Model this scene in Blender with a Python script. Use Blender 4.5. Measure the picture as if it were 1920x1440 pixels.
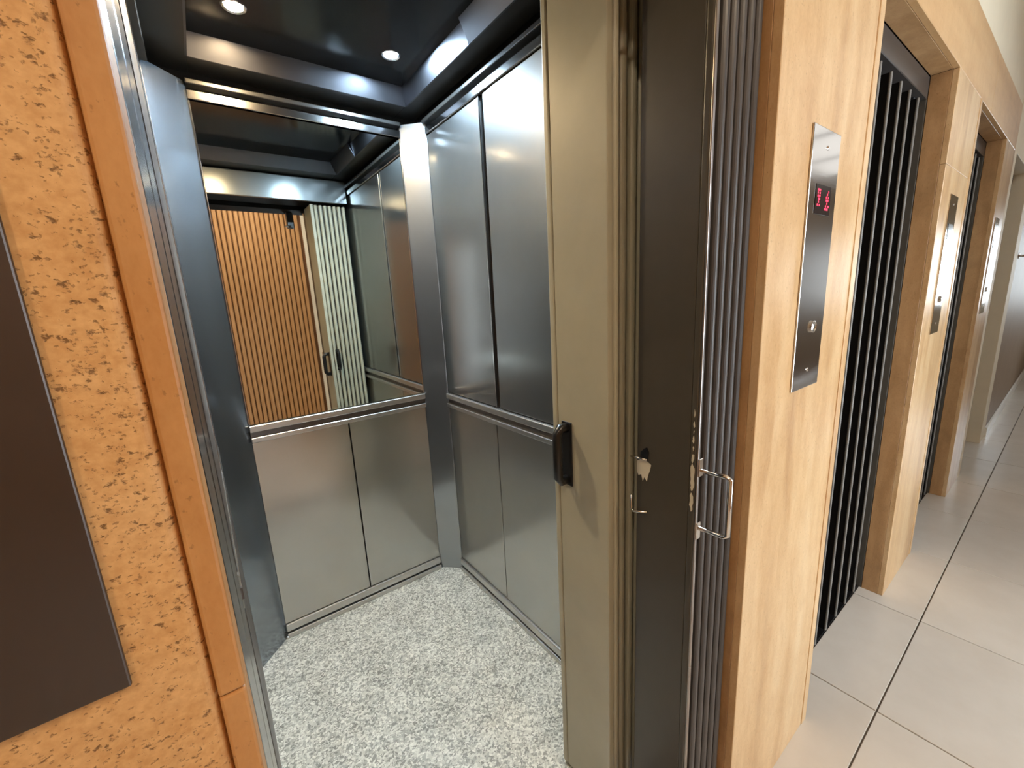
import bpy, bmesh, math, random
from mathutils import Matrix, Vector

random.seed(7)
for o in list(bpy.data.objects):
    bpy.data.objects.remove(o, do_unlink=True)
SC = bpy.context.scene
COL = SC.collection

# ------------------------------------------------------------------ camera
F_PX = 784.3
YAW, PITCH, ROLL = 0.63096851, 0.20487456, -0.05162524
CAM_Z = 1.4
fw = Vector((math.sin(YAW) * math.cos(PITCH), math.cos(YAW) * math.cos(PITCH), -math.sin(PITCH)))
rt = Vector((math.cos(YAW), -math.sin(YAW), 0))
up = rt.cross(fw)
r2 = math.cos(ROLL) * rt + math.sin(ROLL) * up
u2 = -math.sin(ROLL) * rt + math.cos(ROLL) * up
cam = bpy.data.cameras.new('camera')
cam.sensor_fit = 'HORIZONTAL'
cam.sensor_width = 36.0
cam.lens = F_PX / 1920 * 36.0
cam.clip_start = 0.01
co = bpy.data.objects.new('camera', cam)
m = Matrix((r2, u2, -fw)).transposed().to_4x4()
m.translation = Vector((0, 0, CAM_Z))
co.matrix_world = m
COL.objects.link(co)
SC.camera = co

# ------------------------------------------------------------------ world, daylight, exposure
SKY = 4.9
CEIL = 2.72
w = bpy.data.worlds.new('sky')
SC.world = w
w.use_nodes = True
bg = w.node_tree.nodes['Background']
bg.inputs[0].default_value = (0.92, 0.97, 1.06, 1)
bg.inputs[1].default_value = SKY


def portal(name, loc, rot, sx, sy):
    """daylight portal filling a window opening: guides the sky light, gives off none itself"""
    l = bpy.data.lights.new(name, 'AREA')
    l.shape = 'RECTANGLE'
    l.size, l.size_y = sx, sy
    l.cycles.is_portal = True
    o = bpy.data.objects.new(name, l)
    o.location, o.rotation_euler = loc, rot
    COL.objects.link(o)


W1 = (1.25, 2.40, 0.06, 2.2)      # window_1 in wall_back: x0 x1 z0 z1
W2 = (-1.25, -0.25, 0.90, 2.1)     # window_2 in wall_right: y0 y1 z0 z1
YB = -1.6                          # hall face of wall_back
XR = 9.5                           # hall face of wall_right
portal('window_portal', ((W1[0] + W1[1]) / 2, YB - 0.13, (W1[2] + W1[3]) / 2), (math.radians(90), 0, 0), W1[1] - W1[0], W1[3] - W1[2])
portal('window_portal', (XR + 0.13, (W2[0] + W2[1]) / 2, (W2[2] + W2[3]) / 2), (math.radians(90), 0, math.radians(90)), W2[1] - W2[0], W2[3] - W2[2])

SC.view_settings.view_transform = 'Standard'
SC.view_settings.look = 'None'
SC.view_settings.gamma = 1
SC.view_settings.use_curve_mapping = False
SC.view_settings.exposure = 1.5

HALL_LAMP = 128.0
CAR_LAMP = 1000.0


# ------------------------------------------------------------------ materials
def srgb(r, g, b):
    f = lambda c: (c / 255 / 12.92) if c <= 10 else ((c / 255 + 0.055) / 1.055) ** 2.4
    return (f(r), f(g), f(b), 1)


class NT:
    def __init__(s, name):
        s.m = bpy.data.materials.new(name)
        s.m.use_nodes = True
        s.t = s.m.node_tree
        s.p = s.t.nodes['Principled BSDF']

    def n(s, typ, **kw):
        nd = s.t.nodes.new(typ)
        for k, v in kw.items():
            if k.startswith('i_'):
                key = k[2:]
                nd.inputs[int(key) if key.isdigit() else key.replace('_', ' ')].default_value = v
            else:
                setattr(nd, k, v)
        return nd

    def l(s, a, b):
        s.t.links.new(a, b)

    def pos(s, scale=(1, 1, 1), rot=(0, 0, 0)):
        g = s.n('ShaderNodeNewGeometry')
        mp = s.n('ShaderNodeMapping')
        mp.inputs['Scale'].default_value = scale
        mp.inputs['Rotation'].default_value = rot
        s.l(g.outputs['Position'], mp.inputs['Vector'])
        return mp.outputs[0]

    def noise(s, vec, scale, detail=4, rough=0.55, dist=0.0):
        nd = s.n('ShaderNodeTexNoise', i_Scale=scale, i_Detail=detail, i_Roughness=rough, i_Distortion=dist)
        s.l(vec, nd.inputs['Vector'])
        return nd.outputs['Fac']

    def ramp(s, fac, stops, interp='LINEAR'):
        r = s.n('ShaderNodeValToRGB')
        r.color_ramp.interpolation = interp
        e = r.color_ramp.elements
        while len(e) < len(stops):
            e.new(0.5)
        for el, (p, c) in zip(e, stops):
            el.position = p
            el.color = c if len(c) == 4 else (*c, 1)
        s.l(fac, r.inputs[0])
        return r.outputs[0]

    def mix(s, fac, a, b, blend='MIX'):
        mx = s.n('ShaderNodeMix', data_type='RGBA', blend_type=blend)
        for sock, v in ((mx.inputs[0], fac), (mx.inputs[6], a), (mx.inputs[7], b)):
            if isinstance(v, (int, float)):
                sock.default_value = v
            elif isinstance(v, tuple):
                sock.default_value = v
            else:
                s.l(v, sock)
        return mx.outputs[2]

    def math(s, op, a, b=0.0):
        nd = s.n('ShaderNodeMath', operation=op)
        for sock, v in ((nd.inputs[0], a), (nd.inputs[1], b)):
            if isinstance(v, (int, float)):
                sock.default_value = v
            else:
                s.l(v, sock)
        return nd.outputs[0]

    def bump(s, h, strength, dist=0.002):
        b = s.n('ShaderNodeBump')
        b.inputs['Strength'].default_value = strength
        b.inputs['Distance'].default_value = dist
        s.l(h, b.inputs['Height'])
        s.l(b.outputs[0], s.p.inputs['Normal'])

    def col(s, v):
        if isinstance(v, tuple):
            s.p.inputs['Base Color'].default_value = v
        else:
            s.l(v, s.p.inputs['Base Color'])

    def set(s, rough=None, metal=None, spec=None, coat=None):
        for k, v in (('Roughness', rough), ('Metallic', metal), ('Specular IOR Level', spec), ('Coat Weight', coat)):
            if v is not None:
                if isinstance(v, (int, float)):
                    s.p.inputs[k].default_value = v
                else:
                    s.l(v, s.p.inputs[k])


W_ = (1, 1, 1, 1)
B_ = (0, 0, 0, 1)
MAT = {}


def pits(s, v, scale, lo, hi, sel_th, band):
    """scattered irregular holes: 1 inside a pit, 0 elsewhere"""
    nc = s.n('ShaderNodeTexNoise', i_Scale=scale * 0.9, i_Detail=3.0, i_Roughness=0.7)
    s.l(v, nc.inputs['Vector'])
    sc = s.n('ShaderNodeVectorMath', operation='SCALE')
    sc.inputs['Scale'].default_value = 2.2 / scale
    s.l(nc.outputs['Color'], sc.inputs[0])
    vd = s.n('ShaderNodeVectorMath', operation='ADD')
    s.l(v, vd.inputs[0])
    s.l(sc.outputs[0], vd.inputs[1])
    vo = s.n('ShaderNodeTexVoronoi', i_Scale=scale, i_Randomness=1.0)
    s.l(vd.outputs[0], vo.inputs['Vector'])
    pit = s.ramp(vo.outputs['Distance'], [(lo, W_), (hi, B_)])
    rnd = s.n('ShaderNodeSeparateColor')
    s.l(vo.outputs['Color'], rnd.inputs[0])
    sel = s.math('GREATER_THAN', s.math('ADD', rnd.outputs[0], s.math('MULTIPLY', band, 0.9)), sel_th)
    return s.math('MULTIPLY', pit, sel)


def stone_pitted():
    s = NT('pitted_travertine')
    v = s.pos((1.0, 1.0, 1.35), (0, math.radians(20), 0))
    n1 = s.noise(v, 9, 6)
    base = s.ramp(n1, [(0.3, srgb(196, 142, 84)), (0.5, srgb(214, 162, 102)), (0.72, srgb(222, 176, 120))])
    fine = s.noise(s.pos(), 160, 4)
    base = s.mix(0.3, base, s.ramp(fine, [(0.3, srgb(164, 112, 62)), (0.7, srgb(236, 194, 138))]))
    band = s.noise(s.pos((26, 1, 7), (0, math.radians(-8), 0)), 1.0, 3)
    p1 = pits(s, v, 150.0, 0.16, 0.38, 1.2, band)
    p2 = pits(s, v, 330.0, 0.2, 0.42, 1.17, band)
    pit = s.math('MAXIMUM', p1, s.math('MULTIPLY', p2, 0.6))
    s.col(s.mix(s.math('MULTIPLY', pit, 0.75), base, srgb(88, 54, 24)))
    s.set(rough=0.55, spec=0.35)
    h = s.math('SUBTRACT', s.math('MULTIPLY', fine, 0.15), pit)
    s.bump(h, 0.6, 0.0015)
    return s.m


def stone_veined(name, cols, rough=0.3, dirt=0.0, coat=0.0, vein=(1, 1, 0.075)):
    s = NT(name)
    v = s.pos(vein)
    wob = s.noise(s.pos(tuple(min(1, q * 5) for q in vein)), 3.5, 3)
    vv = s.n('ShaderNodeVectorMath', operation='ADD')
    sc = s.n('ShaderNodeVectorMath', operation='SCALE')
    cmb = s.n('ShaderNodeCombineXYZ')
    s.l(wob, cmb.inputs[0])
    s.l(wob, cmb.inputs[1])
    s.l(cmb.outputs[0], sc.inputs[0])
    sc.inputs['Scale'].default_value = 0.22
    s.l(v, vv.inputs[0])
    s.l(sc.outputs[0], vv.inputs[1])
    n1 = s.noise(vv.outputs[0], 11, 4, 0.55)
    base = s.ramp(n1, [(0.25, cols[0]), (0.45, cols[1]), (0.55, cols[2]), (0.75, cols[3])])
    f = s.noise(s.pos((1, 1, 0.5)), 260, 3)
    base = s.mix(0.14, base, s.ramp(f, [(0.35, cols[0]), (0.65, cols[3])]))
    if dirt:
        d = s.noise(s.pos(), 6.5, 6, 0.65)
        base = s.mix(s.math('MULTIPLY', s.ramp(d, [(0.5, B_), (0.75, W_)]), dirt), base, srgb(96, 72, 46))
    mot = s.noise(s.pos((1, 1, 0.45)), 34, 6, 0.7)
    base = s.mix(0.2, base, s.ramp(mot, [(0.35, cols[0]), (0.62, cols[3])]))
    pt = pits(s, s.pos((1, 1, 0.6)), 210.0, 0.1, 0.3, 1.22, s.noise(s.pos((9, 9, 2)), 1.0, 3))
    base = s.mix(s.math('MULTIPLY', pt, 0.5), base, srgb(120, 80, 42))
    s.col(base)
    s.set(rough=rough, spec=0.5, coat=coat)
    s.p.inputs['Coat Roughness'].default_value = 0.16
    s.bump(s.noise(s.pos((1, 1, 0.2)), 120, 3), 0.08, 0.001)
    return s.m


def steel(name, c, rough, grain=(1, 1, 1), gscale=300, bump=0.03, var=0.03, metal=1.0, broad=0.0):
    s = NT(name)
    n1 = s.noise(s.pos(), 5, 5, 0.6)
    lo = tuple(x * (1 - var * 2) for x in c[:3]) + (1,)
    s.col(s.ramp(n1, [(0.3, lo), (0.7, c)]))
    n2 = s.noise(s.pos(grain), gscale, 2)
    r = s.math('ADD', s.math('MULTIPLY', s.noise(s.pos(), 6, 3, 0.5), rough * 0.5), rough * 0.75)
    s.set(rough=r, metal=metal)
    s.bump(n2, bump, 0.0006)
    if broad:
        # second, wider lobe of the same metal: the grain of the sheet scatters part of the light
        p2 = s.n('ShaderNodeBsdfPrincipled')
        s.l(s.p.inputs['Base Color'].links[0].from_socket, p2.inputs['Base Color'])
        s.l(s.p.inputs['Normal'].links[0].from_socket, p2.inputs['Normal'])
        p2.inputs['Metallic'].default_value = metal
        p2.inputs['Roughness'].default_value = 0.45
        mx = s.n('ShaderNodeMixShader')
        mx.inputs[0].default_value = broad
        s.l(s.p.outputs[0], mx.inputs[1])
        s.l(p2.outputs[0], mx.inputs[2])
        s.l(mx.outputs[0], s.t.nodes['Material Output'].inputs['Surface'])
    return s.m


def paint(name, c, rough=0.4, var=0.12, spec=0.5, speck=None, bumpv=0.03):
    s = NT(name)
    n1 = s.noise(s.pos(), 7, 5, 0.6)
    lo = tuple(x * (1 - var) for x in c[:3]) + (1,)
    hi = tuple(min(1, x * (1 + var)) for x in c[:3]) + (1,)
    base = s.ramp(n1, [(0.3, lo), (0.7, hi)])
    if speck:
        n3 = s.noise(s.pos((1, 1, 0.5)), 55, 6, 0.7)
        base = s.mix(s.ramp(n3, [(0.72, B_), (0.76, W_)]), base, speck)
    s.col(base)
    s.set(rough=rough, spec=spec)
    s.bump(s.noise(s.pos(), 260, 3), bumpv, 0.001)
    return s.m


def granite():
    s = NT('speckled_granite')
    v = s.pos()
    vo = s.n('ShaderNodeTexVoronoi', i_Scale=170.0)
    nz = s.n('ShaderNodeTexNoise', i_Scale=90.0, i_Detail=2.0)
    s.l(v, nz.inputs['Vector'])
    sc = s.n('ShaderNodeVectorMath', operation='SCALE')
    sc.inputs['Scale'].default_value = 0.02
    s.l(nz.outputs['Color'], sc.inputs[0])
    ad = s.n('ShaderNodeVectorMath', operation='ADD')
    s.l(v, ad.inputs[0])
    s.l(sc.outputs[0], ad.inputs[1])
    s.l(ad.outputs[0], vo.inputs['Vector'])
    sp = s.n('ShaderNodeSeparateColor')
    s.l(vo.outputs['Color'], sp.inputs[0])
    c = s.ramp(sp.outputs[0], [(0.0, srgb(112, 112, 106)), (0.22, srgb(160, 160, 152)), (0.45, srgb(196, 196, 186)), (0.72, srgb(222, 222, 212)), (0.93, srgb(236, 235, 226))], 'CONSTANT')
    big = s.noise(v, 10, 4)
    c = s.mix(0.25, c, s.ramp(big, [(0.35, srgb(150, 150, 142)), (0.65, srgb(226, 226, 216))]))
    s.col(c)
    s.set(rough=0.38, spec=0.4)
    return s.m


def tile_mat():
    s = NT('beige_porcelain')
    oi = s.n('ShaderNodeObjectInfo')
    c = s.ramp(oi.outputs['Random'], [(0, srgb(212, 205, 196)), (1, srgb(219, 213, 205))])
    c = s.mix(0.22, c, s.ramp(s.noise(s.pos(), 5, 6, 0.6), [(0.35, srgb(199, 190, 179)), (0.65, srgb(229, 224, 217))]))
    s.col(c)
    s.set(rough=s.math('ADD', s.math('MULTIPLY', s.noise(s.pos(), 12, 4), 0.1), 0.16), spec=0.5)
    return s.m


def wood():
    s = NT('oak_slat_wood')
    v = s.pos((30, 30, 1.5))
    n = s.noise(v, 4, 5, 0.6)
    s.col(s.ramp(n, [(0.3, srgb(178, 134, 90)), (0.55, srgb(204, 162, 118)), (0.75, srgb(216, 178, 136))]))
    s.set(rough=0.5)
    s.bump(n, 0.1, 0.001)
    return s.m


def emit(name, c, strength):
    s = NT(name)
    s.col((0.02, 0.02, 0.02, 1))
    s.p.inputs['Emission Color'].default_value = c
    s.p.inputs['Emission Strength'].default_value = strength
    return s.m


def glass_mat():
    s = NT('clear_glass')
    tr = s.n('ShaderNodeBsdfTransparent')
    tr.inputs[0].default_value = (0.93, 0.96, 0.95, 1)
    gl = s.n('ShaderNodeBsdfGlossy')
    gl.inputs['Roughness'].default_value = 0.02
    fr = s.n('ShaderNodeFresnel')
    mx = s.n('ShaderNodeMixShader')
    s.l(fr.outputs[0], mx.inputs[0])
    s.l(tr.outputs[0], mx.inputs[1])
    s.l(gl.outputs[0], mx.inputs[2])
    s.l(mx.outputs[0], s.t.nodes['Material Output'].inputs['Surface'])
    return s.m


def grooved_panel():
    return None


STONE = [srgb(166, 122, 80), srgb(198, 158, 110), srgb(210, 173, 126), srgb(222, 193, 152)]
STONE_SHADED = [srgb(150, 110, 70), srgb(174, 134, 90), srgb(186, 146, 102), srgb(198, 160, 116)]  # same stone darkened: shade on reveals and soffits put into the colour
MAT['pitted'] = stone_pitted()
MAT['veined'] = stone_veined('veined_travertine', STONE, 0.34)
MAT['lintel'] = stone_veined('lintel_travertine', [srgb(190, 146, 98), srgb(206, 164, 114), srgb(212, 172, 122), srgb(220, 184, 138)], 0.4, 0.15, 0.0, (0.08, 1, 1))
MAT['reveal'] = stone_veined('shaded_travertine_reveal', STONE_SHADED, 0.4, 0.4)
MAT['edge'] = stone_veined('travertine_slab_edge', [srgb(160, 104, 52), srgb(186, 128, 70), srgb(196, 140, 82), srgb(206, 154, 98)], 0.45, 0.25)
MAT['steel'] = steel('satin_steel', (0.35, 0.355, 0.35, 1), 0.15, (1, 1, 1), 240, 0.06, broad=0.3)
MAT['steel_post'] = steel('satin_steel_post', (0.31, 0.34, 0.375, 1), 0.14, (1, 1, 0.03), 500, 0.015, broad=0.22)
MAT['steel_low'] = steel('brushed_steel_panel', (0.54, 0.53, 0.50, 1), 0.17, (1, 1, 0.03), 500, 0.03, broad=0.4)
MAT['steel_pol'] = steel('polished_steel', (0.66, 0.65, 0.64, 1), 0.14, (1, 1, 1), 200, 0.01, 0.03)
MAT['rail'] = steel('brushed_rail_steel', (0.60, 0.59, 0.57, 1), 0.2, (1, 1, 1), 300, 0.02, 0.03, broad=0.55)
MAT['post_r'] = steel('satin_steel_corner', (0.40, 0.415, 0.43, 1), 0.15, (1, 1, 0.03), 500, 0.015, broad=0.3)
MAT['jamb'] = steel('glossy_grey_jamb', (0.20, 0.18, 0.175, 1), 0.2, (1, 1, 0.1), 200, 0.03)
MAT['callplate'] = steel('brushed_call_plate', (0.64, 0.62, 0.60, 1), 0.1, (0.05, 1, 1), 500, 0.02, 0.03)
MAT['plate_dark'] = steel('dark_bronze_plate', (0.15, 0.135, 0.13, 1), 0.42, (0.05, 1, 1), 500, 0.02, 0.03)
MAT['chrome'] = steel('chrome', (0.8, 0.78, 0.76, 1), 0.14, (1, 1, 1), 100, 0.0, 0.02)
MAT['mirror'] = steel('mirror_glass', (0.80, 0.84, 0.82, 1), 0.016, (1, 1, 1), 50, 0.0, 0.02)
MAT['ceil_dark'] = paint('dark_gloss_ceiling', (0.010, 0.010, 0.011, 1), 0.14, 0.2, 0.35, None, 0.01)
MAT['ceil_ring'] = paint('dark_bronze_ceiling_frame', (0.02, 0.018, 0.016, 1), 0.3, 0.2, 0.5, None, 0.01)
MAT['bevel'] = steel('brushed_ceiling_trim', (0.15, 0.15, 0.165, 1), 0.3, (1, 1, 1), 300, 0.03)
MAT['black'] = paint('black_plastic', (0.012, 0.012, 0.012, 1), 0.3, 0.1)
MAT['header_shade'] = paint('header_shade_black', (0.008, 0.008, 0.008, 1), 0.85, 0.1, 0.1)  # shade under the headers painted in as black
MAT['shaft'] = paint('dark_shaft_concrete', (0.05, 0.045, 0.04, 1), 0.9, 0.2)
MAT['cardoor'] = paint('olive_beige_door_paint', srgb(179, 176, 156), 0.42, 0.06)
MAT['landdoor'] = paint('dark_brown_door_paint', srgb(74, 70, 63), 0.36, 0.1, 0.5, srgb(150, 140, 120))
MAT['landslat'] = paint('dark_grey_slat_paint', srgb(68, 64, 62), 0.34, 0.1, 0.5)
MAT['slatblack'] = paint('black_slat_paint', srgb(12, 12, 13), 0.7, 0.1, 0.15)
MAT['stile'] = paint('dark_stile_paint', srgb(46, 46, 50), 0.36, 0.1)
MAT['ridge'] = paint('grey_slat_nose', srgb(118, 116, 112), 0.35, 0.1)
MAT['edge_highlight'] = steel('worn_highlight_edge', (0.42, 0.39, 0.37, 1), 0.3, (1, 1, 1), 200, 0.05, 0.12)  # light tone for an edge highlight over exposed steel
MAT['bare'] = paint('bare_primer', srgb(206, 200, 182), 0.6, 0.15)
MAT['granite'] = granite()
MAT['tile'] = tile_mat()
MAT['grout'] = paint('grey_grout', srgb(118, 110, 102), 0.85, 0.1)
MAT['wood'] = wood()
MAT['woodback'] = paint('dark_slat_backing', srgb(104, 68, 38), 0.7, 0.1)
MAT['cream'] = paint('cream_wall_paint', srgb(240, 229, 205), 0.6, 0.03)
MAT['wallwarm'] = paint('tan_wall_paint', srgb(150, 126, 100), 0.5, 0.06)
MAT['ceil'] = paint('white_ceiling_board', srgb(246, 240, 228), 0.7, 0.03)
MAT['white'] = paint('white_gloss_paint', srgb(238, 236, 230), 0.3, 0.03)
MAT['sill'] = steel('worn_dark_sill', (0.09, 0.09, 0.095, 1), 0.4, (0.05, 1, 1), 300, 0.05)
MAT['glass'] = glass_mat()
MAT['screen'] = paint('dark_display_window', srgb(26, 14, 14), 0.2, 0.1)
MAT['red'] = emit('red_led', (1, 0.02, 0.07, 1), 1.0)
MAT['warm_lens'] = emit('warm_lamp_lens', (1.0, 0.74, 0.42, 1), CAR_LAMP)
MAT['cool_lens'] = emit('cool_lamp_lens', (0.58, 0.80, 1.0, 1), CAR_LAMP * 1.55)
MAT['fill_panel'] = emit('white_fill_panel', (1.0, 0.97, 0.92, 1), 0.42)  # glow of the added ceiling panels
MAT['hall_lens'] = emit('warm_hall_lens', (1.0, 0.80, 0.57, 1), HALL_LAMP)


# ------------------------------------------------------------------ builders
MESHES = {}


def link(name, me, parent=None, loc=(0, 0, 0)):
    o = bpy.data.objects.new(name, me)
    o.location = Vector(loc) - (parent_world(parent) if parent else Vector())
    COL.objects.link(o)
    if parent:
        o.parent = parent
    return o


def parent_world(p):
    v = Vector()
    while p:
        v += p.location
        p = p.parent
    return v


def box_bm(sx, sy, sz, bevel=0.0, seg=1):
    bm = bmesh.new()
    bmesh.ops.create_cube(bm, size=1)
    bmesh.ops.scale(bm, vec=(sx, sy, sz), verts=bm.verts)
    if bevel:
        bmesh.ops.bevel(bm, geom=bm.edges[:], offset=bevel, segments=seg, profile=0.5, affect='EDGES')
    return bm


def finish(bm, name, mat, smooth=False):
    bmesh.ops.recalc_face_normals(bm, faces=bm.faces)
    me = bpy.data.meshes.new(name)
    bm.to_mesh(me)
    bm.free()
    me.materials.append(MAT[mat])
    if smooth:
        for p in me.polygons:
            p.use_smooth = True
    return me


def box(name, x0, x1, y0, y1, z0, z1, mat, parent=None, bevel=0.001, seg=1):
    sx, sy, sz = x1 - x0, y1 - y0, z1 - z0
    bevel = min(bevel, 0.45 * min(sx, sy, sz))
    key = (round(sx, 4), round(sy, 4), round(sz, 4), mat, round(bevel, 5), seg)
    if key not in MESHES:
        MESHES[key] = finish(box_bm(sx, sy, sz, bevel, seg), name, mat)
    return link(name, MESHES[key], parent, ((x0 + x1) / 2, (y0 + y1) / 2, (z0 + z1) / 2))


def slab(name, x0, x1, y0, y1, z0, z1, mat, parent=None, r=0.004, seg=3, axis='z'):
    """box whose vertical edges only are rounded"""
    sx, sy, sz = x1 - x0, y1 - y0, z1 - z0
    key = ('v', round(sx, 4), round(sy, 4), round(sz, 4), mat, r, seg)
    if key not in MESHES:
        bm = box_bm(sx, sy, sz)
        es = [e for e in bm.edges if abs(e.verts[0].co.z - e.verts[1].co.z) > 1e-6]
        bmesh.ops.bevel(bm, geom=es, offset=min(r, 0.49 * min(sx, sy)), segments=seg, profile=0.5, affect='EDGES')
        MESHES[key] = finish(bm, name, mat)
    return link(name, MESHES[key], parent, ((x0 + x1) / 2, (y0 + y1) / 2, (z0 + z1) / 2))


def boxes(name, lst, mat, parent=None, bevel=0.0):
    """one solid made of several boxes (a wall around its openings)"""
    bm = bmesh.new()
    for (x0, x1, y0, y1, z0, z1) in lst:
        b = box_bm(x1 - x0, y1 - y0, z1 - z0, bevel)
        bmesh.ops.translate(b, vec=((x0 + x1) / 2, (y0 + y1) / 2, (z0 + z1) / 2), verts=b.verts)
        me = bpy.data.meshes.new('tmp')
        b.to_mesh(me)
        b.free()
        bm.from_mesh(me)
        bpy.data.meshes.remove(me)
    return link(name, finish(bm, name, mat), parent)


def prism(name, pts, z0, z1, mat, parent=None, bevel=0.0):
    cx = sum(p[0] for p in pts) / len(pts)
    cy = sum(p[1] for p in pts) / len(pts)
    bm = bmesh.new()
    a = [bm.verts.new((x - cx, y - cy, 0)) for x, y in pts]
    b = [bm.verts.new((x - cx, y - cy, z1 - z0)) for x, y in pts]
    n = len(pts)
    bm.faces.new(a[::-1])
    bm.faces.new(b)
    for i in range(n):
        bm.faces.new((a[i], a[(i + 1) % n], b[(i + 1) % n], b[i]))
    if bevel:
        es = [e for e in bm.edges if abs(e.verts[0].co.z - e.verts[1].co.z) > 1e-6]
        bmesh.ops.bevel(bm, geom=es, offset=bevel, segments=2, profile=0.5, affect='EDGES')
    return link(name, finish(bm, name, mat), parent, (cx, cy, z0))


def tube(name, pts, r, mat, parent=None, seg=10, flat=1.0):
    """round bar swept along a polyline, closed ends"""
    P = [Vector(p) for p in pts]
    base = sum(P, Vector()) / len(P)
    bm = bmesh.new()
    rings = []
    prevn = None
    for i, p in enumerate(P):
        d = (P[min(i + 1, len(P) - 1)] - P[max(i - 1, 0)]).normalized()
        ref = prevn or (Vector((0, 0, 1)) if abs(d.z) < 0.9 else Vector((1, 0, 0)))
        n = (ref - d * ref.dot(d)).normalized()
        prevn = n
        b = d.cross(n)
        rings.append([bm.verts.new(p - base + r * (math.cos(t) * n + flat * math.sin(t) * b)) for t in [2 * math.pi * k / seg for k in range(seg)]])
    for A, B in zip(rings, rings[1:]):
        for k in range(seg):
            bm.faces.new((A[k], A[(k + 1) % seg], B[(k + 1) % seg], B[k]))
    bm.faces.new(rings[0][::-1])
    bm.faces.new(rings[-1])
    return link(name, finish(bm, name, mat, True), parent, base)


def lathe(name, prof, loc, mat, parent=None, axis='z', seg=28):
    """profile of (radius, height) turned round an axis"""
    bm = bmesh.new()
    rings = []
    for r, h in prof:
        if r < 1e-6:
            rings.append([bm.verts.new((0, 0, h))])
        else:
            rings.append([bm.verts.new((r * math.cos(2 * math.pi * k / seg), r * math.sin(2 * math.pi * k / seg), h)) for k in range(seg)])
    for A, B in zip(rings, rings[1:]):
        for k in range(seg):
            k2 = (k + 1) % seg
            if len(A) == 1 and len(B) > 1:
                bm.faces.new((A[0], B[k2], B[k]))
            elif len(B) == 1 and len(A) > 1:
                bm.faces.new((A[k], A[k2], B[0]))
            elif len(A) > 1:
                bm.faces.new((A[k], A[k2], B[k2], B[k]))
    if axis == '-y':
        bmesh.ops.rotate(bm, cent=(0, 0, 0), matrix=Matrix.Rotation(math.radians(90), 3, 'X'), verts=bm.verts)
    o = link(name, finish(bm, name, mat, False), parent, loc)
    return o


def tag(o, label=None, cat=None, group=None, kind=None):
    if label:
        o['label'] = label
    if cat:
        o['category'] = cat
    if group:
        o['group'] = group
    if kind:
        o['kind'] = kind
    return o


def thing(name, label, cat, loc=(0, 0, 0), group=None, kind=None):
    o = bpy.data.objects.new(name, None)
    o.location = loc
    o.empty_display_size = 0.1
    COL.objects.link(o)
    return tag(o, label, cat, group, kind)


# ------------------------------------------------------------------ hall shell
YW = 0.365                              # hall face of the elevator wall
XL = -2.2
OPEN = [(-0.016, 0.873), (1.387, 2.266), (2.770, 3.665), (4.175, 5.085)]
Z_LINT = 2.105
Z_TOP = 2.345                           # top of the stone cladding, painted wall above
T = 0.018                               # stone slab thickness

# floor: dark grout bed with a porcelain tile for every square
fl = boxes('floor', [(XL, XR, YB, 0.58, -0.06, -0.008)], 'grout')
tag(fl, 'beige porcelain tiled hallway floor with thin grey joints', 'floor', kind='structure')
PT = 0.6095
G = 0.0045
xs = [1.589 + PT * k for k in range(-7, 14)]
ys = [0.229 + PT * k for k in range(-3, 1)] + [0.452]
for i in range(len(xs) - 1):
    x0, x1 = max(xs[i], XL), min(xs[i + 1], XR)
    if x1 - x0 < 0.03:
        continue
    for j in range(len(ys) - 1):
        y0 = max(ys[j], YB)
        box('floor_tile', x0 + G / 2, x1 - G / 2, y0 + G / 2, ys[j + 1] - G / 2, -0.008, 0.0, 'tile', fl, 0.0012)

# ceiling of long boards
ce = boxes('ceiling', [(XL, XR, YB, YW + 0.05, CEIL + 0.012, CEIL + 0.08)], 'grout')
tag(ce, 'pale cream hallway ceiling of jointed boards', 'ceiling', kind='structure')
for k in range(20):
    x0, x1 = XL + k * 0.6, min(XL + (k + 1) * 0.6, XR)
    if x1 > x0 + 0.02:
        box('ceiling_board', x0 + 0.004, x1 - 0.004, YB, YW, CEIL, CEIL + 0.012, 'ceil', ce, 0.002)

# elevator wall: cores, shafts, stone slabs
wf = thing('wall_front', 'travertine clad wall holding the row of elevator openings', 'wall', (0, YW, 0), kind='structure')
Yc = YW + T
XE = 4.07                               # stone cladding ends here, cream plaster beyond
shaft = []
edges = [XL] + [v for a in OPEN for v in a] + [XR]
for k in range(0, len(edges), 2):
    a, b = edges[k], edges[k + 1]
    a2, b2 = a + (0.080 if k else 0), b - (0.080 if k + 2 < len(edges) else 0)
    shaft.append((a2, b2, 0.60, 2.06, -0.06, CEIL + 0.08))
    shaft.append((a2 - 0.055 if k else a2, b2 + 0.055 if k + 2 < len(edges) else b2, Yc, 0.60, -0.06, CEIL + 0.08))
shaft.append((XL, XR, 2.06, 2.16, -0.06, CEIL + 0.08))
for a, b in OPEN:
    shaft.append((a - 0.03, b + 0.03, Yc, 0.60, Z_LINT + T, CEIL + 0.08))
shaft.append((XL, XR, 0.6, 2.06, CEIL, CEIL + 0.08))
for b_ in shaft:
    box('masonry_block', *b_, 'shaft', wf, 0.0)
ZJ = 1.105                              # slab joint height by the open elevator


def face(x0, x1, mat, joints=()):
    zs = [0.0] + list(joints) + [Z_LINT - 0.001]
    for za, zb in zip(zs, zs[1:]):
        box('stone_slab', x0, x1, YW, Yc, za + 0.0006, zb - 0.0006, mat, wf, 0.0012)


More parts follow.
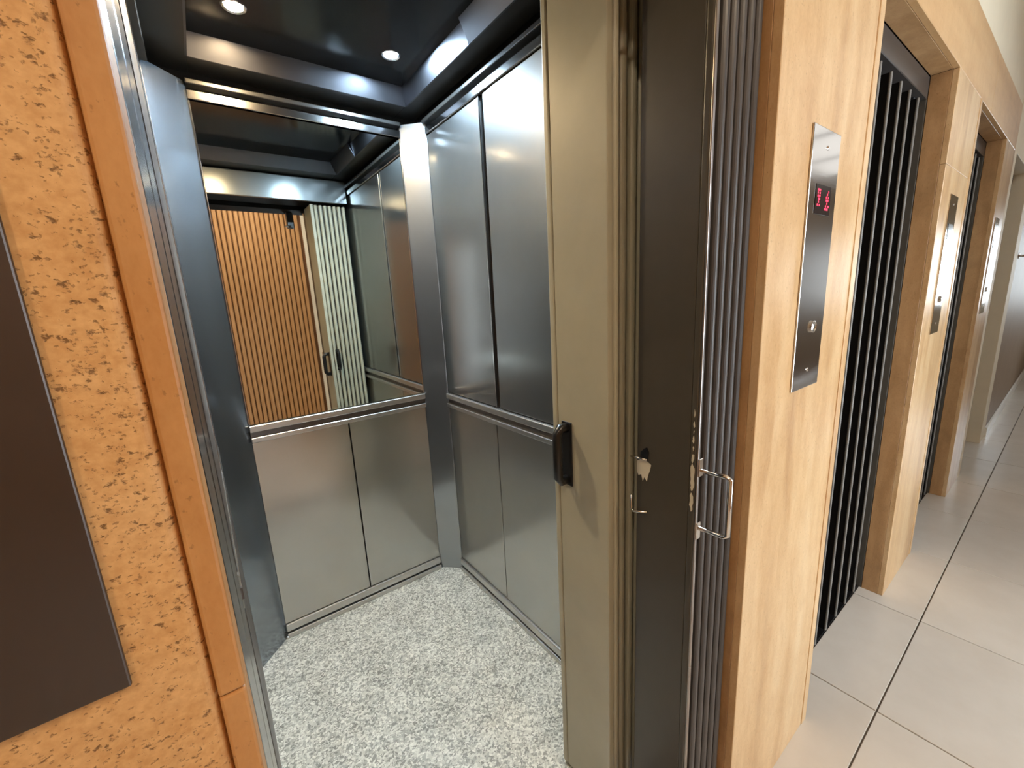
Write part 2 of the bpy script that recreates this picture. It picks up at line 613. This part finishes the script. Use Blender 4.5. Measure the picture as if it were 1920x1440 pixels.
# wall beside the open elevator
slab('stone_slab', -0.72, -0.0342, YW, Yc, 0.0006, Z_LINT - 0.002, 'pitted', wf, 0.0085, 6)
face(-1.42, -0.7215, 'pitted')
face(XL, -1.4215, 'pitted')
for za, zb in ((0, ZJ), (ZJ, Z_LINT)):
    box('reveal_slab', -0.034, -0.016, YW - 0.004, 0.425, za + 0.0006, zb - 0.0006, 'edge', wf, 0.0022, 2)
# pilasters between openings
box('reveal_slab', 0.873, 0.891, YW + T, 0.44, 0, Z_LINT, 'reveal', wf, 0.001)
for k, (a, b) in enumerate([(OPEN[0][1], OPEN[1][0]), (OPEN[1][1], OPEN[2][0])]):
    face(a, b - 0.0355, 'veined', (1.795,) if k else ())
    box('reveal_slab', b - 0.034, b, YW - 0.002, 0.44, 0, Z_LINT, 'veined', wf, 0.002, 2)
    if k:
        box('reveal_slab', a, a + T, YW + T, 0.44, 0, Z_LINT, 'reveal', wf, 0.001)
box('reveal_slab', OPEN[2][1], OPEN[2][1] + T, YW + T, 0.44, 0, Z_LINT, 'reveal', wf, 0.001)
face(OPEN[2][1], XE, 'veined')
# lintel course over the openings
LX = [XL, -0.9, 0.16, 1.60, 3.03, XE]
for a, b in zip(LX, LX[1:]):
    box('lintel_slab', a + 0.0008, b - 0.0008, YW, Yc, Z_LINT, Z_TOP, 'lintel', wf, 0.0014)
for a, b in OPEN[:3]:
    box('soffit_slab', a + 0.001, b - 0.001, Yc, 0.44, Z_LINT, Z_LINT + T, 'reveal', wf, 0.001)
# plain plastered wall further along
boxes('upper_plaster', [(XL, XE, YW + 0.003, Yc + 0.02, Z_TOP, CEIL)], 'cream', wf)
boxes('plaster', [(XE, OPEN[3][0], YW, Yc, 0, CEIL), (OPEN[3][0], OPEN[3][1], YW, 0.44, Z_LINT, CEIL), (OPEN[3][1], 5.33, YW, 0.60, 0, CEIL)], 'cream', wf, 0.002)
boxes('tan_plaster', [(5.33, XR, YW + 0.004, Yc + 0.02, 0, CEIL)], 'wallwarm', wf)
bb = box('baseboard_front', 5.33, XR, YW - 0.012, YW + 0.003, 0, 0.085, 'white', None, 0.002)
tag(bb, 'white baseboard at the foot of the far tan wall', 'baseboard', kind='structure')

# opposite wall with window
wb = boxes('wall_back', [(XL, W1[0], YB - 0.25, YB, 0, CEIL), (W1[1], XR, YB - 0.25, YB, 0, CEIL), (W1[0], W1[1], YB - 0.25, YB, W1[3], CEIL), (W1[0], W1[1], YB - 0.25, YB, 0, W1[2])], 'wallwarm')
tag(wb, 'hallway wall facing the elevators, part clad in wooden slats', 'wall', kind='structure')
box('slat_backing', -1.5, 1.10, YB, YB + 0.006, 0.02, CEIL - 0.002, 'woodback', wb, 0.001)
SP = 0.0467
k = 0
while -1.49 + k * SP + 0.036 < 1.10:
    x0 = -1.49 + k * SP
    slab('slat', x0, x0 + 0.036, YB + 0.006, YB + 0.026, 0.02, CEIL - 0.002, 'wood', wb, 0.012, 3)
    k += 1
box('slat_end_trim', 1.10, 1.145, YB, YB + 0.028, 0.02, CEIL - 0.002, 'white', wb, 0.002)

# end walls
wr = boxes('wall_right', [(XR, XR + 0.25, YB - 0.25, W2[0], 0, CEIL), (XR, XR + 0.25, W2[1], 0.6, 0, CEIL), (XR, XR + 0.25, W2[0], W2[1], W2[3], CEIL), (XR, XR + 0.25, W2[0], W2[1], 0, W2[2])], 'cream')
tag(wr, 'cream end wall of the hallway around a tall window', 'wall', kind='structure')
wl = boxes('wall_left', [(XL - 0.2, XL, YB - 0.25, 0.6, 0, CEIL)], 'cream')
tag(wl, 'plain cream end wall behind the camera side of the hallway', 'wall', kind='structure')


def window(name, label, n, along, p0, p1, z0, z1, depth0, depth1):
    wn = thing(name, label, 'window', kind='structure')
    t = 0.045

    def bx(nm, a, b, za, zb, mat, d0=depth0, d1=depth1):
        if along == 'x':
            return box(nm, a, b, d0, d1, za, zb, mat, wn, 0.003)
        return box(nm, d0, d1, a, b, za, zb, mat, wn, 0.003)
    bx('window_frame', p0, p0 + t, z0, z1, 'white')
    bx('window_frame', p1 - t, p1, z0, z1, 'white')
    bx('window_frame', p0 + t, p1 - t, z1 - t, z1, 'white')
    bx('window_frame', p0 + t, p1 - t, z0, z0 + t, 'white')
    wd = (p1 - p0 - 2 * t) / n
    mid = (depth0 + depth1) / 2
    for k in range(n):
        a = p0 + t + k * wd
        if k:
            bx('mullion', a - 0.02, a + 0.02, z0 + t, z1 - t, 'white')
        bx('pane', a + (0.02 if k else 0), a + wd - (0.02 if k < n - 1 else 0), z0 + t, z1 - t, 'glass', mid - 0.003, mid + 0.003)
    return wn


window('window_1', 'tall white framed window opposite the pilaster beside the open elevator', 2, 'x', W1[0], W1[1], W1[2], W1[3], YB - 0.10, YB - 0.05)
window('window_2', 'tall white framed window closing the far end of the hallway', 2, 'y', W2[0], W2[1], W2[2], W2[3], XR + 0.05, XR + 0.10)

# warm recessed lamps in the hall ceiling
HL = [(-0.75, -0.45), (0.55, -0.95)]
HLAB = ['warm recessed ceiling lamp above the dark wall plate', 'warm recessed ceiling lamp before the slatted wall']
for (x, y), lb in zip(HL, HLAB):
    t = thing('ceiling_lamp', lb, 'lamp', (x, y, CEIL), 'warm hallway ceiling lamps')
    lathe('lamp_ring', [(0.075, 0.0), (0.092, -0.006), (0.095, 0.0), (0.085, 0.011), (0.075, 0.011), (0.075, 0.0)], (x, y, CEIL), 'white', t)
    lathe('lamp_lens', [(0.0, -0.002), (0.06, -0.001), (0.0745, 0.004), (0.0745, 0.01), (0.0, 0.01)], (x, y, CEIL), 'hall_lens', t)

# added luminous ceiling panels, out of view, to brighten the call plate reflection
for k, lb in enumerate(['first', 'second', 'third', 'fourth']):
    x0 = 2.98 + 0.97 * k
    t = thing('added_light_panel', lb + ' added white light panel in the unseen ceiling, counted from the open elevator', 'light panel', (x0 + 0.47, -0.87, CEIL), 'added ceiling light panels of the hallway', 'thing')
    boxes('panel_frame', [(x0, x0 + 0.94, -1.50, -1.48, CEIL - 0.006, CEIL), (x0, x0 + 0.94, -0.26, -0.24, CEIL - 0.006, CEIL), (x0, x0 + 0.02, -1.48, -0.26, CEIL - 0.006, CEIL), (x0 + 0.92, x0 + 0.94, -1.48, -0.26, CEIL - 0.006, CEIL)], 'landslat', None, 0.001).parent = t
    for c in t.children:
        c.location = -Vector(t.location)
    box('diffuser', x0 + 0.02, x0 + 0.92, -1.48, -0.26, CEIL - 0.003, CEIL, 'fill_panel', t, 0.0)

# ------------------------------------------------------------------ elevator car
CX0, CX1, CY0, CY1 = -0.014, 0.92, 0.59, 1.876
CH_L, CH_R = 0.108, 0.086
MX0, MX1 = CX0 + CH_L, CX1 - CH_R
car = thing('elevator_car', 'stainless steel elevator car standing open with mirror, handrail strips and speckled floor', 'elevator', (0.45, 1.2, 0))
prism('car_floor', [(CX0, CY0), (CX1, CY0), (CX1, CY1 - CH_R), (MX1, CY1), (MX0, CY1), (CX0, CY1 - CH_L)], -0.03, 0.0, 'granite', car)
PD = 0.018
# back wall
box('backing', CX0 - 0.02, CX1 + 0.02, CY1 + 0.022, CY1 + 0.04, 0, 2.30, 'ceil_ring', car, 0.001)
tag(box('mirror', MX0, MX1, CY1, CY1 + 0.006, 0.962, 2.097, 'mirror', car, 0.001), 'mirror glass')
box('top_trim', MX0, MX1, CY1 - 0.008, CY1 + 0.02, 2.100, 2.128, 'steel_pol', car, 0.002, 2)
box('mirror_edge_strip', MX0, MX0 + 0.004, CY1 - 0.004, CY1, 0.964, 2.097, 'steel_pol', car, 0.001)
box('mirror_edge_strip', MX1 - 0.004, MX1, CY1 - 0.004, CY1, 0.964, 2.097, 'steel_pol', car, 0.001)
xm = 0.464
box('lower_panel', MX0, xm - 0.0025, CY1, CY1 + PD, 0.066, 0.890, 'steel_low', car, 0.0015)
box('lower_panel', xm + 0.0025, MX1, CY1, CY1 + PD, 0.066, 0.890, 'steel_low', car, 0.0015)


def rails_x(y):
    box('handrail_strip', MX0, MX1, y - 0.014, y + PD, 0.934, 0.960, 'rail', car, 0.0035, 3)
    box('handrail_recess', MX0, MX1, y - 0.002, y + PD, 0.912, 0.934, 'plate_dark', car, 0.0005)
    box('handrail_strip', MX0, MX1, y - 0.014, y + PD, 0.892, 0.912, 'rail', car, 0.0035, 3)
    box('skirting_strip', MX0, MX1, y - 0.010, y + PD, 0.030, 0.064, 'rail', car, 0.0035, 3)
    box('skirting_strip', MX0, MX1, y - 0.014, y + PD, 0.0, 0.022, 'rail', car, 0.0035, 3)


rails_x(CY1)


def side(x, s, ys0, ys1, pr=0.014, um='steel', lm='steel_low'):
    """a side wall: s = +1 material grows to +x"""
    def sx(a, b):
        return (x + s * a, x + s * b) if s > 0 else (x + s * b, x + s * a)
    ya, yb, yj0, yj1 = ys0, ys1, 1.347, 1.374
    X = sx(0, PD)
    box('upper_panel', *X, yj1 + 0.002, yb, 0.964, 2.099, um, car, 0.0015)
    box('upper_panel', *X, ya, yj0, 0.964, 2.099, um, car, 0.0015)
    box('joint_strip', *sx(0.012, PD), yj0, yj1, 0.964, 2.099, 'black', car, 0.0005)
    box('joint_bead', *sx(-0.002, PD), yj1 - 0.005, yj1 + 0.0015, 0.964, 2.099, 'steel_pol', car, 0.001)
    box('lower_panel', *X, 1.383, yb, 0.066, 0.890, lm, car, 0.0015)
    box('lower_panel', *X, ya, 1.378, 0.066, 0.890, lm, car, 0.0015)
    box('backing', *sx(PD + 0.002, PD + 0.010), ya, CY1 + 0.02, 0, 2.30, 'ceil_ring', car, 0.001)
    box('top_trim', *sx(-pr * 0.6, PD), ya, yb, 2.101, 2.128, 'steel_pol', car, 0.002, 2)
    box('handrail_strip', *sx(-pr, PD), ya, yb, 0.934, 0.960, 'rail', car, 0.0035, 3)
    box('handrail_recess', *sx(-0.002, PD), ya, yb, 0.912, 0.934, 'plate_dark', car, 0.0005)
    box('handrail_strip', *sx(-pr, PD), ya, yb, 0.892, 0.912, 'rail', car, 0.0035, 3)
    box('skirting_strip', *sx(-pr * 0.7, PD), ya, yb, 0.030, 0.064, 'rail', car, 0.0035, 3)
    box('skirting_strip', *sx(-pr, PD), ya, yb, 0.0, 0.022, 'rail', car, 0.0035, 3)


side(CX1, 1, 0.60, CY1 - CH_R - 0.004)
side(CX0, -1, 0.80, CY1 - CH_L - 0.004, 0.0005, 'plate_dark', 'plate_dark')
prism('corner_post', [(CX1, CY1 - CH_R), (CX1 + 0.016, CY1 - CH_R), (CX1 + 0.016, CY1 + 0.018), (MX1, CY1 + 0.018), (MX1, CY1)], 0.0, 2.152, 'post_r', car, 0.002)
prism('corner_post', [(CX0, CY1 - CH_L), (MX0, CY1), (MX0, CY1 + 0.018), (CX0 - 0.016, CY1 + 0.018), (CX0 - 0.016, CY1 - CH_L)], 0.0, 2.152, 'steel_post', car, 0.002)
# front: jamb and header around the doorway
slab('front_jamb', CX0 - 0.03, CX0 - 0.001, CY0, 0.795, 0, 2.19, 'jamb', car, 0.006, 3)
box('front_header', CX0, CX1 - 0.012, 0.768, 0.785, 2.047, 2.185, 'steel', car, 0.003, 2)
box('door_track', CX0, CX1 - 0.012, 0.60, 0.766, 2.050, 2.185, 'header_shade', car, 0.002)  # black colour carries the shadow behind the header
# ceiling: dark outer frame, lit steel trims, recessed gloss panel
ZR = 2.19
RX0, RX1, RY0, RY1 = 0.108, 0.830, 0.90, 1.780
box('ceiling_frame', CX0, RX0, 0.60, CY1 + 0.02, ZR, ZR + 0.012, 'ceil_ring', car, 0.001)
box('ceiling_frame', RX1, CX1, 0.60, CY1 + 0.02, ZR, ZR + 0.012, 'ceil_ring', car, 0.001)
box('ceiling_frame', RX0, RX1, RY1, CY1 + 0.02, ZR, ZR + 0.012, 'ceil_ring', car, 0.001)
box('ceiling_frame', RX0, RX1, 0.60, RY0, ZR, ZR + 0.012, 'ceil_ring', car, 0.001)
box('cornice', MX0, MX1, CY1 - 0.02, CY1 + 0.02, 2.142, 2.158, 'ceil_ring', car, 0.003, 2)
box('cornice', CX1 - 0.02, CX1 + 0.016, 0.60, CY1 - CH_R, 2.142, 2.158, 'ceil_ring', car, 0.003, 2)
box('cornice', CX0 - 0.016, CX0 + 0.02, 0.80, CY1 - CH_L, 2.142, 2.158, 'ceil_ring', car, 0.003, 2)
ZP = 2.252
box('ceiling_panel', CX0, CX1, 0.60, CY1 + 0.02, ZP, ZP + 0.01, 'ceil_dark', car, 0.001)


def bevel_strip(p, q, nx, ny, tilt):
    """trim strip from p to q (lower edge), leaning inward by tilt towards (nx, ny)"""
    bm = bmesh.new()
    th = 0.006
    vs = []
    for (x, y) in (p, q):
        vs.append([bm.verts.new((x, y, ZR - 0.001)), bm.verts.new((x + nx * tilt, y + ny * tilt, ZP)), bm.verts.new((x + nx * tilt - nx * th, y + ny * tilt - ny * th, ZP)), bm.verts.new((x - nx * th, y - ny * th, ZR - 0.001))])
    for k in range(4):
        bm.faces.new((vs[0][k], vs[0][(k + 1) % 4], vs[1][(k + 1) % 4], vs[1][k]))
    bm.faces.new(vs[0][::-1])
    bm.faces.new(vs[1])
    link('ceiling_trim', finish(bm, 'ceiling_trim', 'bevel'), car)


bevel_strip((RX0, RY1), (RX1, RY1), 0, -1, 0.02)
bevel_strip((RX1, 1.275), (RX1, RY1), -1, 0, 0.018)
bevel_strip((RX1, RY0), (RX1, 1.272), -1, 0, 0.034)
bevel_strip((RX0, RY0), (RX0, RY1), 1, 0, 0.006)
bevel_strip((RX0, RY0), (RX1, RY0), 0, 1, 0.02)
for (x, y, kind) in ((0.228, 1.566, 'warm_lens'), (0.695, 1.571, 'cool_lens')):
    d = lathe('downlight', [(0.024, 0.0), (0.030, -0.003), (0.033, 0.0), (0.024, 0.0)], (x, y, ZP), 'steel_pol', car)
    lathe('lens', [(0.0, -0.004), (0.016, -0.003), (0.0235, 0.0), (0.0235, 0.0005), (0.0, 0.0005)], (x, y, ZP), kind, d)

# ------------------------------------------------------------------ car folding door, pushed aside
cd = bpy.data.objects.new('folding_door', None)
cd.empty_display_size = 0.1
COL.objects.link(cd)
cd.parent = car
cd.location = Vector((0.78, 0.675, 0)) - car.location
tag(cd, 'pale beige accordion door folded to the side with black grip handles')
lp = box('leading_panel', 0.683, 0.699, 0.586, 0.746, 0.012, 2.035, 'cardoor', cd, 0.002, 2)
slab('edge_profile', 0.6815, 0.701, 0.7485, 0.766, 0.012, 2.035, 'cardoor', cd, 0.004, 3)
for k in range(7):
    x0 = 0.706 + k * 0.0285
    slab('slat', x0, x0 + 0.0200, 0.588 + 0.003 * (k % 2), 0.764, 0.014, 2.032, 'cardoor', cd, 0.010, 4)
for k in range(7):
    x0 = 0.702 + k * 0.0285
    box('slat_gap_shade', x0 - 0.002, x0 + 0.006, 0.625, 0.742, 0.014, 2.03, 'black', cd, 0.0005)  # black filler boxes stand in for the shade between folds


def grip(parent, base, out, z0, z1, mat, w, reach):
    """D shaped pull: base point on the surface, out = outward unit (x, y)"""
    bx_, by_ = base
    ox, oy = out
    pts = [(bx_, by_, z0), (bx_ + ox * reach * 0.7, by_ + oy * reach * 0.7, z0), (bx_ + ox * reach, by_ + oy * reach, z0 + 0.012), (bx_ + ox * reach, by_ + oy * reach, z1 - 0.012), (bx_ + ox * reach * 0.7, by_ + oy * reach * 0.7, z1), (bx_, by_, z1)]
    h = tube('handle', pts, w, mat, parent)
    return h


h1 = grip(cd, (0.6835, 0.716), (-1, 0), 0.946, 1.082, 'black', 0.012, 0.034)
box('handle_plate', 0.679, 0.6835, 0.698, 0.732, 0.930, 1.096, 'black', cd, 0.002, 2)
h2 = grip(cd, (0.728, 0.763), (0, 1), 0.985, 1.100, 'black', 0.0085, 0.036)
box('handle_plate', 0.716, 0.742, 0.762, 0.7655, 0.972, 1.112, 'black', cd, 0.0015, 2)

# ------------------------------------------------------------------ landing doors
FR = {}


def landing_frame(d, a, b, open_):
    """jambs, header track and sill of one landing doorway"""
    slab('jamb', a - 0.02, a + 0.0005, 0.426, 0.585, 0, Z_LINT, 'jamb' if open_ else 'landdoor', d, 0.004, 3)
    slab('jamb', b, b + 0.02, 0.441, 0.585, 0, Z_LINT, 'landdoor', d, 0.003, 3)
    box('header_track', a, b, 0.441 if not open_ else 0.400, 0.56, 2.032, Z_LINT - 0.001, 'header_shade' if open_ else 'landslat', d, 0.002)  # track of the open doorway is blackened to paint its shadow
    box('sill', a, b, 0.452, 0.584, -0.006, 0.004, 'sill', d, 0.001)


d1 = thing('door_1', 'dark brown outer accordion door of the open elevator, folded aside with a chrome pull', 'door', (0.80, 0.46, 0), kind='structure')
landing_frame(d1, OPEN[0][0], OPEN[0][1], True)
slab('leading_panel', 0.714, 0.728, 0.412, 0.533, 0.012, 2.03, 'landdoor', d1, 0.002, 2)
slab('edge_bead', 0.7125, 0.7265, 0.3985, 0.4115, 0.012, 2.03, 'landdoor', d1, 0.003, 3)
tag(slab('edge_strip', 0.7135, 0.7215, 0.3945, 0.3987, 0.012, 2.03, 'edge_highlight', d1, 0.0018, 3), 'worn edge strip of the dark door panel with its highlight coloured in')  # pale strip paints the highlight along the worn steel edge
for k in range(5):
    x0 = 0.7405 + k * 0.0275
    slab('slat', x0, x0 + 0.0185, 0.395, 0.530, 0.014, 2.028, 'landslat', d1, 0.0095, 4)
box('slat_backing', 0.730, 0.868, 0.418, 0.522, 0.014, 2.026, 'black', d1, 0.0005)  # black sheet painting the shade between the folded slats
h = tube('handle', [(0.722, 0.396, 1.058), (0.7235, 0.345, 1.060), (0.725, 0.338, 1.056), (0.725, 0.338, 0.944), (0.7235, 0.345, 0.940), (0.722, 0.396, 0.938)], 0.0045, 'chrome', d1, 10)
box('handle_foot', 0.715, 0.729, 0.3925, 0.3955, 1.046, 1.082, 'chrome', h, 0.001)
box('handle_foot', 0.715, 0.729, 0.3925, 0.3955, 0.914, 0.950, 'chrome', h, 0.001)


def chip(name, pts, mat, parent, x, th=0.0012):
    """flat irregular flake on a face x = const, outline in (y, z)"""
    cy = sum(p[0] for p in pts) / len(pts)
    cz = sum(p[1] for p in pts) / len(pts)
    bm = bmesh.new()
    a = [bm.verts.new((0, y - cy, z - cz)) for y, z in pts]
    b = [bm.verts.new((-th, y - cy, z - cz)) for y, z in pts]
    bm.faces.new(a)
    bm.faces.new(b[::-1])
    n = len(pts)
    for i in range(n):
        bm.faces.new((a[i], a[(i + 1) % n], b[(i + 1) % n], b[i]))
    return link(name, finish(bm, name, mat), parent, (x, cy, cz))


tag(chip('bare_patch', [(0.532, 1.040), (0.520, 1.048), (0.508, 1.046), (0.497, 1.040), (0.500, 1.026), (0.503, 1.018), (0.507, 1.000), (0.513, 1.008), (0.517, 0.998), (0.521, 1.012), (0.528, 1.008), (0.532, 1.016)], 'bare', d1, 0.7142), 'patch where the dark paint is worn off')
chip('lock_plate', [(0.524, 1.046), (0.506, 1.046), (0.503, 1.066), (0.508, 1.076), (0.516, 1.070), (0.522, 1.064)], 'sill', d1, 0.7142, 0.0025)
tube('latch_pin', [(0.7125, 0.548, 1.046), (0.7115, 0.53, 1.048), (0.7115, 0.506, 1.049)], 0.0022, 'chrome', d1, 8)
tube('latch_pin', [(0.7125, 0.546, 0.956), (0.711, 0.545, 0.925), (0.711, 0.540, 0.918), (0.7115, 0.504, 0.930)], 0.0024, 'chrome', d1, 8)
rr = random.Random(3)


def flake(z0, z1, wmax, n):
    L_, R_ = [], []
    for q in range(n + 1):
        z = z0 + (z1 - z0) * q / n
        f = 0.25 if q in (0, n) else 1
        L_.append((0.4045 - f * wmax * rr.uniform(0.35, 1), z + rr.uniform(-1, 1) * 0.002))
        R_.append((0.4045 + f * wmax * rr.uniform(0.3, 1), z + rr.uniform(-1, 1) * 0.002))
    chip('paint_chip', L_ + R_[::-1], 'bare', d1, 0.7127, 0.0008)


flake(0.972, 1.012, 0.0042, 6)
flake(1.014, 1.070, 0.0046, 9)
flake(1.074, 1.092, 0.003, 4)
flake(1.098, 1.106, 0.002, 3)
flake(1.112, 1.128, 0.0024, 4)
flake(1.133, 1.138, 0.0015, 2)
flake(1.143, 1.156, 0.002, 3)
flake(1.164, 1.178, 0.0012, 3)
lb = box('lock_bracket', 0.592, 0.632, 0.43, 0.475, 1.932, 2.034, 'black', d1, 0.004, 2)
tube('roller_arm', [(0.61, 0.476, 1.945), (0.575, 0.49, 1.938)], 0.005, 'chrome', d1, 8)
lathe('roller', [(0.0, -0.012), (0.017, -0.012), (0.02, -0.008), (0.02, 0.008), (0.017, 0.012), (0.0, 0.012)], (0.700, 0.55, 2.015), 'chrome', d1, '-y', 18)

for k, lbv in ((1, 'closed black accordion elevator door between the first two stone pilasters'), (2, 'closed black accordion elevator door past the second stone pilaster'), (3, 'closed black accordion elevator door in the cream wall further along')):
    a, b = OPEN[k]
    d = thing('door_%d' % (k + 1), lbv, 'door', ((a + b) / 2, 0.46, 0), kind='structure')
    landing_frame(d, a, b, False)
    slab('end_stile', b - 0.07, b - 0.001, 0.462, 0.492, 0.012, 2.03, 'stile', d, 0.004, 3)
    n = 7
    pw = (b - 0.072 - a - 0.002) / n
    for q in range(n):
        x0 = a + 0.001 + q * pw
        s_ = slab('slat', x0 + 0.002, x0 + pw - 0.002, 0.482, 0.492, 0.012, 2.03, 'slatblack', d, 0.003, 2)
        slab('slat_fin', x0 + pw - 0.012, x0 + pw - 0.005, 0.4545, 0.4815, 0.014, 2.02, 'slatblack', s_, 0.001, 2)
        slab('slat_nose', x0 + pw - 0.014, x0 + pw - 0.003, 0.446, 0.454, 0.014, 2.02, 'ridge', s_, 0.0035, 4)
    hd = tube('handle', [(a + 0.06, 0.482, 0.94), (a + 0.06, 0.44, 0.945), (a + 0.06, 0.435, 0.955), (a + 0.06, 0.435, 1.05), (a + 0.06, 0.44, 1.06), (a + 0.06, 0.482, 1.065)], 0.0045, 'chrome', d)

# ------------------------------------------------------------------ call panels and wall plates
DOTS = {
    'l': [(1, 7), (2, 7), (3, 7), (1, 6), (3, 6), (1, 5), (2, 5), (3, 5), (2, 4), (3, 4), (1, 2), (2, 3), (3, 2)],
    'r': [(12, 7), (11, 6), (10, 5), (10, 4), (11, 4), (12, 5), (12, 4), (11, 3), (10, 2), (12, 2), (11, 1), (12, 1), (10, 1), (13, 2), (9, 1)],
}


def call_panel(x0, label, display, group):
    x1, z0, z1 = x0 + 0.150, 1.160, 1.705
    p = thing('call_panel', label, 'call panel', (x0 + 0.075, YW, z0), group)
    box('face_plate', x0, x1, YW - 0.004, YW - 0.0003, z0, z1, 'callplate', p, 0.0012, 2)
    cx = x0 + 0.079
    for zz in (1.670, 1.202):
        lathe('screw', [(0.0, 0.0022), (0.003, 0.002), (0.0045, 0.0008), (0.0045, 0.0)], (cx, YW - 0.004, zz), 'chrome', p, '-y', 14)
    bt = lathe('call_button', [(0.013, 0.0), (0.0135, 0.004), (0.012, 0.005), (0.0105, 0.003), (0.0105, 0.0)], (cx + 0.004, YW - 0.004, 1.300), 'steel_pol', p, '-y', 24)
    lathe('button_cap', [(0.0, 0.0055), (0.006, 0.005), (0.0098, 0.003), (0.0098, 0.0)], (cx + 0.004, YW - 0.004, 1.300), 'chrome', bt, '-y', 24)
    dw = box('display', x0 + 0.033, x0 + 0.117, YW - 0.0052, YW - 0.0038, 1.538, 1.597, 'screen', p, 0.0004)
    if display:
        for i, (c, r) in enumerate(DOTS['l'] + DOTS['r']):
            xx = x0 + 0.0375 + c * 0.0053
            zz = 1.5425 + r * 0.0059
            box('led_dot', xx, xx + 0.0036, YW - 0.0056, YW - 0.0051, zz, zz + 0.0042, 'red', dw, 0.0)
    return p


call_panel(1.030, 'brushed steel call panel with lit red display on the pilaster beside the open elevator', True, 'elevator call panels')
call_panel(2.410, 'brushed steel call panel on the second pilaster, between the two closed doors', False, 'elevator call panels')
call_panel(3.735, 'brushed steel call panel on the third, farthest stone pilaster', False, 'elevator call panels')

pl_ = thing('wall_plate', 'large plain dark metal plate on the pitted orange travertine wall', 'plate', (-0.24, YW, 1.148))
box('plate_face', -0.42, -0.0775, YW - 0.004, YW - 0.0003, 1.148, 1.72, 'plate_dark', pl_, 0.0012, 2)
lathe('screw', [(0.0, 0.0022), (0.003, 0.002), (0.0045, 0.0008), (0.0045, 0.0)], (-0.40, YW - 0.004, 1.17), 'chrome', pl_, '-y', 14)
lathe('screw', [(0.0, 0.0022), (0.003, 0.002), (0.0045, 0.0008), (0.0045, 0.0)], (-0.40, YW - 0.004, 1.70), 'chrome', pl_, '-y', 14)

hk = thing('wall_hook', 'small shiny chrome fitting on the far tan wall', 'hook', (5.46, YW, 1.5))
lathe('rosette', [(0.0, 0.008), (0.02, 0.007), (0.026, 0.0), (0.0, 0.0)], (5.46, YW + 0.004, 1.52), 'chrome', hk, '-y', 20)
tube('arm', [(5.46, YW, 1.52), (5.46, YW - 0.04, 1.515), (5.46, YW - 0.06, 1.525), (5.46, YW - 0.066, 1.55)], 0.008, 'chrome', hk)
